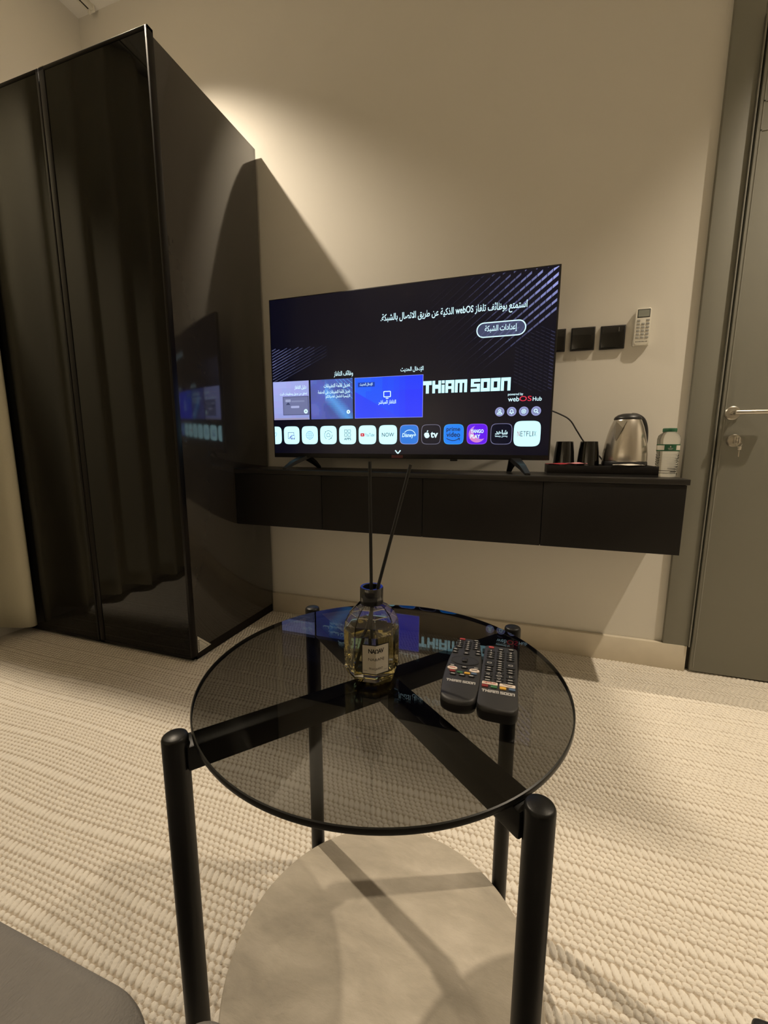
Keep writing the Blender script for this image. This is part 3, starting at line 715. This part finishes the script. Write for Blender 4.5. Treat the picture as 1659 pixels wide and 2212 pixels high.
MB().lathe([(0.0755, 0.046), (0.0765, 0.050), (0.0755, 0.075), (0.071, 0.11), (0.064, 0.145), (0.056, 0.175), (0.0475, 0.197), (0.046, 0.200), (0.0, 0.200)], mat('brushed_steel', (0.66, 0.62, 0.56), 0.27, 1.0), 64).build('steel_body', kt)
MB().lathe([(0.046, 0.200), (0.047, 0.204), (0.044, 0.211), (0.034, 0.219), (0.018, 0.2235), (0.0, 0.2245)], M['black'], 48).build('lid', kt)
sp_ = MB(); dv = Vector((-0.62, -0.78, 0)).normalized(); sd_ = Vector((-dv.y, dv.x, 0))
def spt(o, s_, z): return tuple(dv*o+sd_*s_+Vector((0, 0, z)))
sp_.add([spt(0.048, -0.024, 0.198), spt(0.048, 0.024, 0.198), spt(0.078, 0.0, 0.193), spt(0.064, -0.018, 0.168), spt(0.064, 0.018, 0.168), spt(0.0705, 0.0, 0.120), spt(0.040, 0, 0.198)],
        [[0, 2, 3], [1, 4, 2], [3, 2, 5], [4, 5, 2], [0, 6, 2], [1, 2, 6]], M['satin'])
sp_.build('spout', kt)
hk = MB(); hv = Vector((0.80, 0.60, 0))
hk.tube(spline([tuple(hv*r+Vector((0, 0, z))) for r, z in ((0.020, 0.218), (0.048, 0.214), (0.075, 0.198), (0.090, 0.165), (0.094, 0.120), (0.088, 0.085), (0.073, 0.072))]), [0.009+0.003*math.sin(PI*i/60) for i in range(61)], M['black'], 12); hk.build('handle', kt)
# sachets
def sachet(x, y, z, w_, h_, rz, m, lab, rx=0.0):
    t = MB(); n = 8; vs = []; fs = []
    for side in (1, -1):
        for i in range(n+1):
            for j in range(5):
                u, v = i/n, j/4; bulge = side*0.0035*math.sin(PI*u)*math.sin(PI*v)+0.0012*math.sin(u*9+v*5)
                vs.append(((u-.5)*w_, (v-.5)*h_, bulge))
    o2 = (n+1)*5
    for i in range(n):
        for j in range(4):
            k = i*5+j; fs.append([k, k+5, k+6, k+1]); fs.append([o2+k, o2+k+1, o2+k+6, o2+k+5])
    t.add(vs, fs, m, True); o = t.build('sachet', loc=(x, y, z)); o.rotation_euler = (rx, 0.0, rz)
    return tag(o, lab, 'sachet', 'sachets on the tray')
sachet(1.434, -0.197, TZ+0.0425, 0.105, 0.028, 0.10, M['red'], 'dark red sachet poking past the left edge of the tray')
sachet(1.492, -0.203, TZ+0.0455, 0.075, 0.020, -0.25, mat('pink_foil', (0.55, 0.22, 0.24), 0.4), 'narrow pinkish sachet lying in front of the mugs')
sachet(1.665, -0.208, TZ+0.0425, 0.105, 0.028, 0.03, M['paper'], 'white paper sachet in front of the steel kettle')
wb = thing('water_bottle', (1.798, -0.165, TZ), 'clear plastic water bottle with green cap and label', 'bottle')
pf = [(0.0, 0.003), (0.020, 0.0), (0.031, 0.001), (0.0345, 0.006)]
z = 0.010
while z < 0.085:
    pf += [(0.0350, z), (0.0355, z+0.0035), (0.0335, z+0.0062)]; z += 0.0085
pf += [(0.0350, 0.092), (0.0350, 0.118), (0.0362, 0.121), (0.0366, 0.136), (0.0340, 0.148), (0.0270, 0.156), (0.0205, 0.160), (0.0200, 0.164), (0.0, 0.164)]
MB().lathe(pf, M['water'], 48).build('bottle_body', wb)
MB().lathe([(0.0, 0.162), (0.0218, 0.162), (0.0222, 0.164), (0.0222, 0.173), (0.0210, 0.175), (0.0, 0.175)], M['green'], 40).build('cap', wb)
lb = MB(); lb.lathe([(0.0353, 0.094), (0.0358, 0.094), (0.0358, 0.118), (0.0353, 0.118)], M['paper'], 48, close=True)
lb.lathe([(0.0359, 0.1145), (0.0362, 0.1145), (0.0362, 0.118), (0.0359, 0.118)], M['green'], 48, close=True); lb.lathe([(0.0359, 0.094), (0.0362, 0.094), (0.0362, 0.0975), (0.0359, 0.0975)], M['green'], 48, close=True)
def arcpatch(mb, r, a0, a1, z0, z1, m, n=10):
    vs = []; fs = []
    for i in range(n+1):
        a = a0+(a1-a0)*i/n
        for zz in (z0, z1): vs.append((r*math.cos(a), r*math.sin(a), zz))
    for i in range(n): fs.append([2*i, 2*i+2, 2*i+3, 2*i+1])
    mb.add(vs, fs, m)
arcpatch(lb, 0.0365, -2.15, -1.10, 0.0945, 0.1175, M['green']); arcpatch(lb, 0.0367, -1.68, -1.60, 0.107, 0.112, M['paper']); arcpatch(lb, 0.0367, -1.85, -1.42, 0.1025, 0.1045, M['grey']); arcpatch(lb, 0.0367, -1.80, -1.47, 0.098, 0.0995, M['grey'])
lb.build('label', wb)

# ------------------------------------------------------------------ glass side table
TX, TYY, GT = 1.124, -1.417, 0.600
tb = thing('side_table', (TX, TYY, 0), 'round side table with smoked glass top and black posts', 'table')
RG = 0.2545; gz0 = GT-0.0075
g = MB(); nseg = 160
ring = [(RG*math.cos(2*PI*i/nseg), RG*math.sin(2*PI*i/nseg)) for i in range(nseg)]
g.add([(x*0.9915, y*0.9915, GT) for x, y in ring], [list(range(nseg))], M['glass'])
g.add([(x*0.9915, y*0.9915, gz0) for x, y in ring], [list(range(nseg))[::-1]], M['glass'])
g.lathe([(RG*0.9915, gz0), (RG*0.997, gz0+0.0006), (RG, gz0+0.0022), (RG, GT-0.0022), (RG*0.997, GT-0.0006), (RG*0.9915, GT)][::1], M['glassedge'], nseg, close=False)
# drop the lathe's end caps: only the rim is opaque
g.f.pop(); g.mi.pop(); g.sm.pop(); g.f.pop(); g.mi.pop(); g.sm.pop()
g.build('glass_top', tb, autosmooth=True)
PR, PRAD = 0.2715, 0.0140
for k in range(4):
    a = math.radians(50+90*k); x, y = PR*math.cos(a), PR*math.sin(a)
    MB().lathe([(0.0, 0.0), (PRAD, 0.0), (PRAD, GT-0.001), (PRAD*0.93, GT+0.0015), (PRAD*0.8, GT+0.0028), (0.0, GT+0.003)], M['tableblack'], 32, x, y).build('leg', tb)
for k in range(2):
    a = math.radians(50+90*k); bb = MB()
    hgt = (0.5620, 0.5922) if k else (0.5615, 0.5917)
    bb.box(-PR+0.010, PR-0.010, -0.0145, 0.0145, hgt[0], hgt[1], M['tableblack'], 0.003)
    bb.xform(Matrix.Rotation(a, 4, 'Z')); bb.build('cross_bar', tb)
    lo = MB().box(-PR+0.010, PR-0.010, -0.0145, 0.0145, 0.030+0.0003*k, 0.058, M['tableblack'], 0.003).xform(Matrix.Rotation(a, 4, 'Z')); lo.build('lower_bar', tb)
sh = MB(); sh.lathe([(0.0, 0.0585), (0.2500, 0.0585), (0.2525, 0.0605), (0.2525, 0.0735), (0.2505, 0.0755), (0.0, 0.0755)], M['stone'], 120); so = sh.build('stone_shelf', tb)
tag(so, 'beige slate lower shelf')

# ------------------------------------------------------------------ reed diffuser
df = thing('reed_diffuser', (1.110, -1.426, GT+0.0003), 'octagonal glass bottle of amber fragrance on the glass table', 'diffuser')
OR = math.radians(-62); a8 = 1/math.cos(PI/8)
gb = MB()
outer = [(0.030, 0.0), (0.0345, 0.002), (0.0392, 0.011), (0.0392, 0.068), (0.0372, 0.080), (0.0315, 0.092), (0.0225, 0.1005), (0.0155, 0.1035)]
inner = [(0.0135, 0.1035), (0.0215, 0.0985), (0.0295, 0.0900), (0.0345, 0.079), (0.0362, 0.067), (0.0362, 0.0175), (0.033, 0.0135), (0.0, 0.0135)]
gb.lathe([(0.0, 0.0)]+outer+inner, M['clear'], 8, rot=OR, smooth=False); gb.build('glass_bottle', df)
lq = MB(); lq.lathe([(0.0, 0.0133), (0.0332, 0.0133), (0.03640, 0.0172), (0.03640, 0.0670), (0.0, 0.0670)], M['liquid'], 8, rot=OR, smooth=False); lq.build('liquid', df)
cpm = mat('gunmetal_cap', (0.012, 0.012, 0.014), 0.12, spec=0.8)
MB().lathe([(0.0120, 0.1037), (0.0158, 0.1037), (0.0162, 0.105), (0.0162, 0.1265), (0.0155, 0.1275), (0.0126, 0.1275), (0.0120, 0.1268)], cpm, 40, close=True).build('cap', df)
# paper label folded over two facets
def lab_map(u, v, d):
    s0 = math.radians(-62); ap = 0.0392*math.cos(PI/8)+0.0006+d
    vtx = Vector((math.cos(s0), math.sin(s0), 0))*(0.0392+0.0006+d)
    dirp = Vector((math.cos(s0+PI/2+PI/8), math.sin(s0+PI/2+PI/8), 0)) if u >= 0 else Vector((math.cos(s0-PI/2-PI/8), math.sin(s0-PI/2-PI/8), 0))
    p = vtx+dirp*abs(u); return (p.x, p.y, v)
la = Art(lab_map, 0.00012)
def two(u0, u1, v0, v1, m): la.rect(u0, 0, v0, v1, m); la.rect(0, u1, v0, v1, m)
two(-0.0195, 0.0205, 0.0165, 0.0595, M['ink']); la.layer(); two(-0.0185, 0.0195, 0.0180, 0.0580, M['paper']); la.layer()
la.text('NADAV', -0.0105, 0.0125, 0.0470, 0.0535, M['ink'], 0.03, 0.0, 0.86); la.text('NARANJ', -0.0105, 0.0125, 0.0355, 0.0405, M['ink'], 0.0)
la.text('FRAGRANT', -0.0095, 0.0110, 0.0238, 0.0268, M['ink'], 0.0); la.rect(-0.0175, -0.0120, 0.0215, 0.0226, M['grey']); la.rect(0.0130, 0.0180, 0.0215, 0.0226, M['grey'])
la.build('label', df)
for n, (top, bot) in enumerate((((-0.002, -0.001, 0.300), (0.002, -0.004, 0.0150)), ((0.049, 0.018, 0.296), (-0.0165, -0.0150, 0.0150)))):
    r = MB(); r.tube([Vector(bot).lerp(Vector(top), i/6) for i in range(7)], 0.0023, M['ink'], 10)
    o = r.build('reed_stick', loc=None); o.location = df.location
    tag(o, ['black reed standing upright in the diffuser bottle', 'black reed leaning to the right in the diffuser bottle'][n], 'reed', 'black reeds in the diffuser bottle')

# ------------------------------------------------------------------ two remotes on the table
rbody = noisy(mat('charcoal_plastic', (0.021, 0.021, 0.023), 0.5), 80, 0.08); rbtn = mat('black_rubber', (0.008, 0.008, 0.009), 0.5); rink = mat('white_print', (0.42, 0.41, 0.40), 0.6)
cols = [mat('red_key', (0.22, 0.02, 0.02), 0.5), mat('green_key', (0.03, 0.13, 0.05), 0.5), mat('yellow_key', (0.65, 0.36, 0.04), 0.5), mat('blue_key', (0.08, 0.13, 0.22), 0.5)]
cream = mat('cream_key', (0.70, 0.60, 0.52), 0.5)
ink2 = mat('red_print', (0.35, 0.01, 0.02), 0.6)
def solid_outline(P, prof, m, mb=None):
    """outline polygon carried through (inset, z) pairs"""
    mb = mb or MB(); n = len(P); cx = sum(p[0] for p in P)/n; cy = sum(p[1] for p in P)/n; vs = []; fs = []
    for ins, z in prof:
        for x, y in P:
            d = Vector((x-cx, y-cy)); L_ = d.length; k = (L_-ins)/L_; vs.append((cx+d.x*k, cy+d.y*k, z))
    for r in range(len(prof)-1):
        for i in range(n):
            j = (i+1) % n; fs.append([r*n+i, r*n+j, (r+1)*n+j, (r+1)*n+i])
    fs.append(list(range(n))[::-1]); fs.append([(len(prof)-1)*n+i for i in range(n)])
    return mb.add(vs, fs, m, True)
# left: rounded pointer remote, local +y away from the viewer
rl_ = thing('remote_control', (1.238, -1.405, GT+0.0003), 'rounded charcoal remote with a scroll wheel, nearest the diffuser', 'remote', rz=math.radians(2))
def halfw(t): # t: -0.086 (near end) .. 0.086 (far end)
    s_ = (t+0.086)/0.172
    return 0.0165+0.0085*math.sin(PI*min(1, s_*0.88+0.14))
PO = []
N_ = 26
for i in range(N_+1):
    t = -0.072+0.148*i/N_; PO.append((halfw(t), t))
far = [(halfw(0.076)*math.cos(a), 0.076+0.011*math.sin(a)) for a in [PI*k/12 for k in range(1, 12)]]
near = [(-halfw(-0.072)*math.cos(a), -0.072-0.014*math.sin(a)) for a in [PI*k/12 for k in range(1, 12)]]
OUT = PO+far+[(-x, y) for x, y in PO[::-1]]+near
solid_outline(OUT, [(0.008, 0.0), (0.002, 0.004), (0.0, 0.010), (0.0002, 0.0160)], M['black']).build('lower_shell', rl_)
solid_outline(OUT, [(0.0003, 0.0160), (0.0010, 0.0186), (0.0030, 0.0203), (0.006, 0.0208)], rbody).build('upper_shell', rl_)
RT = 0.0208
def btn(par, x, y, w_, h_, m, zt=RT, art=None, rot=0.0, roundness=0.45, name='button'):
    mb = MB(); r = min(w_, h_)*roundness
    mb.prism([(px, py) for px, py in rrect(-w_/2, w_/2, -h_/2, h_/2, r, 4)], zt-0.0008, zt+0.0014, m, 0.0004, 2)
    if art:
        A = Art(lambda u, v, d: (u, v, zt+0.0016+d)); art(A); mb.add(A.mb.v, A.mb.f, A.mb.mats[0])
    mb.xform(Matrix.Translation((x, y, 0)) @ Matrix.Rotation(rot, 4, 'Z')); return mb.build(name, par)
def num(s_, w_=0.0030, h_=0.0036):
    if s_ in '-.': return bar(0.0045 if s_ == '-' else 0.003)
    if s_ == '1': w_ = 0.0012
    return lambda A: A.text(s_, -w_/2, w_/2, -h_/2, h_/2, rink, 0.01)
def bar(w_=0.006): return lambda A: A.rect(-w_/2, w_/2, -0.0009, 0.0009, rink)
btn(rl_, -0.010, 0.079, 0.009, 0.005, mat('power_red', (0.30, 0.03, 0.03), 0.5)); btn(rl_, 0.011, 0.078, 0.009, 0.004, rbtn, art=bar(0.005))
for r in range(4):
    for c in range(3):
        btn(rl_, -0.0125+0.0125*c, 0.071-0.0062*r, 0.0098, 0.0044, rbtn, art=num('123456789-0.'[r*3+c]), roundness=0.3)
for x, y in ((-0.0165, 0.043), (0.0, 0.046), (0.0165, 0.044), (-0.0165, 0.035), (0.0, 0.034), (0.0165, 0.036)): btn(rl_, x, y, 0.0085, 0.0055, rbtn, art=bar(0.004))
mbw = MB(); mbw.prism(ellipse(0, 0.013, 0.0195, 0.0125), RT-0.0006, RT+0.0008, rbody, 0.0003, 2)
A = Art(lambda u, v, d: (u, v, RT+0.0010+d)); A.ring(ellipse(0, 0.013, 0.0186, 0.0117), ellipse(0, 0.013, 0.0180, 0.0112), rbtn); mbw.add(A.mb.v, A.mb.f, rbtn); mbw.build('direction_pad', rl_)
wh = MB(); wh.box(-0.0035, 0.0035, 0.0075, 0.0185, RT-0.001, RT+0.0030, rbtn, 0.0012); wh.build('scroll_wheel', rl_)
for x, y in ((-0.0155, -0.0045), (0.001, -0.006), (0.0165, -0.005)): btn(rl_, x, y, 0.0095, 0.005, rbtn, art=bar(0.005))
for x in (-0.0145, 0.0150):
    mb = MB(); mb.prism(ellipse(x, -0.0115, 0.0068, 0.0046, 20), RT-0.0006, RT+0.0014, cream, 0.0004, 2)
    A = Art(lambda u, v, d: (u, v, RT+0.0016+d)); A.rect(x-0.0040, x+0.0040, -0.0120, -0.0106, ink2 if x < 0 else rbtn); mb.add(A.mb.v, A.mb.f, A.mb.mats[0]); mb.build('button', rl_)
for k, x in enumerate((-0.0135, -0.0035, 0.0062, 0.0150)): btn(rl_, x, -0.0190-(0.0010 if k in (1, 2) else 0), 0.0080, 0.0042, cols[k])
for x in (-0.0120, 0.0, 0.0120): btn(rl_, x, -0.0262, 0.0088, 0.0046, rbtn, art=bar(0.005))
A = Art(lambda u, v, d: (u, v, RT+0.0002+d)); wordmark(A, -0.0185, 0.0185, -0.0440, -0.0385, rink); A.build('wordmark', rl_)
# right: straight key-pad remote
rr = thing('remote_control', (1.2855, -1.407, GT+0.0003), 'straight black keypad remote right of the rounded remote', 'remote', rz=math.radians(1.2))
OUT2 = []
for cx, cy, a0, rx_, ry_ in ((0.0235-0.006, 0.079-0.006, 0, 0.006, 0.006), (-0.0235+0.006, 0.079-0.006, PI/2, 0.006, 0.006)):
    for i in range(7):
        a = a0+i*PI/12; OUT2.append((cx+rx_*math.cos(a), cy+ry_*math.sin(a)))
for i in range(17):
    a = PI+PI*i/16; OUT2.append((0.0240*(math.copysign(abs(math.cos(a))**0.45, math.cos(a))), -0.070+0.0145*math.sin(a)*1.0))
solid_outline(OUT2, [(0.006, 0.0), (0.0015, 0.003), (0.0, 0.009), (0.0, 0.0150)], M['black']).build('lower_shell', rr)
solid_outline(OUT2, [(0.0003, 0.0150), (0.0006, 0.0176), (0.0018, 0.0190), (0.0040, 0.0195)], rbody).build('upper_shell', rr)
R2 = 0.0195
btn(rr, -0.0140, 0.0700, 0.0080, 0.0050, mat('power_coral', (0.42, 0.06, 0.06), 0.5), R2); btn(rr, 0.0145, 0.0690, 0.0080, 0.0042, rbtn, R2, bar(0.006)); btn(rr, 0.000, 0.0660, 0.0085, 0.0036, rbtn, R2, bar(0.005))
for r in range(4):
    for c in range(3):
        btn(rr, -0.0138+0.0138*c, 0.0580-0.0066*r, 0.0105, 0.0050, rbtn, R2, num('123456789-0.'[r*3+c], 0.0036, 0.0036), roundness=0.25)
for sx in (-1, 1): btn(rr, 0.0142*sx, 0.0215, 0.0120, 0.0170, rbtn, R2, (lambda A: A.ring(rrect(-0.003, 0.003, -0.002, 0.002, 0.0012, 3), rrect(-0.0022, 0.0022, -0.0012, 0.0012, 0.0008, 3), rink)), roundness=0.2)
for k in range(5): btn(rr, 0.0, 0.0290-0.0058*k, 0.0100, 0.0040, rbtn, R2, bar(0.0045))
for sx in (-1, 1):
    for y in (0.0080, 0.0020): btn(rr, 0.0142*sx, y, 0.0105, 0.0042, rbtn, R2, bar(0.005))
def tri(a): return lambda A: A.path([(0.0026*math.cos(a+q), 0.0026*math.sin(a+q)) for q in (0, 2.1, 4.2, 6.283)], 0.0006, rink)
btn(rr, -0.0142, -0.0085, 0.0105, 0.0088, rbtn, R2, tri(PI), roundness=0.25); btn(rr, 0.0142, -0.0085, 0.0105, 0.0088, rbtn, R2, tri(0), roundness=0.25)
btn(rr, 0.0, -0.0025, 0.0110, 0.0066, rbtn, R2, tri(PI/2), roundness=0.25); btn(rr, 0.0, -0.0100, 0.0110, 0.0066, rbtn, R2, (lambda A: A.ring(ellipse(0, 0, 0.0036, 0.0022, 16), ellipse(0, 0, 0.0028, 0.0014, 16), rink)), roundness=0.3); btn(rr, 0.0, -0.0172, 0.0110, 0.0062, rbtn, R2, tri(-PI/2), roundness=0.25)
for sx in (-1, 0, 1):
    for y in ((-0.0170, -0.0235) if sx else (-0.0238,)): btn(rr, 0.0142*sx, y, 0.0105, 0.0044, rbtn, R2, bar(0.0058))
btn(rr, -0.0108, -0.0305, 0.0195, 0.0066, cream, R2, (lambda A: A.text('NETFLIX', -0.0078, 0.0078, -0.0014, 0.0016, ink2, 0.02)), roundness=0.25)
btn(rr, 0.0108, -0.0305, 0.0195, 0.0066, cream, R2, (lambda A: A.path([(-0.006, 0.0012), (-0.002, 0.0006), (0.002, -0.0008), (0.006, 0.0006)], 0.0009, rbtn)), roundness=0.25)
for k in range(4): btn(rr, -0.0165+0.0110*k, -0.0372, 0.0080, 0.0052, cols[k], R2, roundness=0.2)
A = Art(lambda u, v, d: (u, v, R2+0.0002+d)); wordmark(A, -0.0198, 0.0198, -0.0500, -0.0440, rink); A.build('wordmark', rr)

# ------------------------------------------------------------------ sofa edge and a dark bag at the frame's lower corners
sf = thing('sofa', (0.5, -2.2, 0), 'grey woven sofa whose front edge fills the lower left corner', 'sofa')
def cushion(x0, x1, y0, y1, z0, z1, r):
    bm = bmesh.new(); bmesh.ops.create_cube(bm, size=1)
    for v in bm.verts: v.co = Vector(((x0+x1)/2+v.co.x*(x1-x0), (y0+y1)/2+v.co.y*(y1-y0), (z0+z1)/2+v.co.z*(z1-z0)))
    bmesh.ops.bevel(bm, geom=bm.edges[:], offset=r, segments=6, affect='EDGES', profile=0.5)
    mb = MB().bm(bm, M['sofa'], True); return mb.xform(Matrix.Translation((-0.5, 2.2, 0)))
def seat(x0, x1, y0, y1, z0, z1, r, name):
    P = rrect(x0-0.5, x1-0.5, y0+2.2, y1+2.2, r, 10)
    prof = [(0.02, z0), (0.0, z0+0.03)]+[(0.035*(1-math.cos(t*PI/16)), z1-0.035+0.035*math.sin(t*PI/16)) for t in range(9)]
    solid_outline(P, prof, M['sofa']).build(name, sf)
seat(-0.55, 1.044, -2.65, -1.731, 0.24, 0.452, 0.06, 'seat_cushion')
seat(1.047, 2.50, -2.65, -1.722, 0.24, 0.452, 0.03, 'seat_cushion')
cushion(-0.55, 2.50, -2.65, -1.775, 0.03, 0.237, 0.02).build('sofa_base', sf)
cushion(-0.55, 2.50, -2.95, -2.655, 0.03, 0.86, 0.06).build('sofa_back', sf)
bgm = noisy(mat('black_leather', (0.010, 0.010, 0.012), 0.5), 90, 0.1, 0.2)
bag = MB().box(1.668, 1.93, -1.46, -1.296, 0.0, 0.08, bgm, 0.010, 4)
tag(bag.build('handbag'), 'small black bag on the carpet at the lower right corner', 'bag')
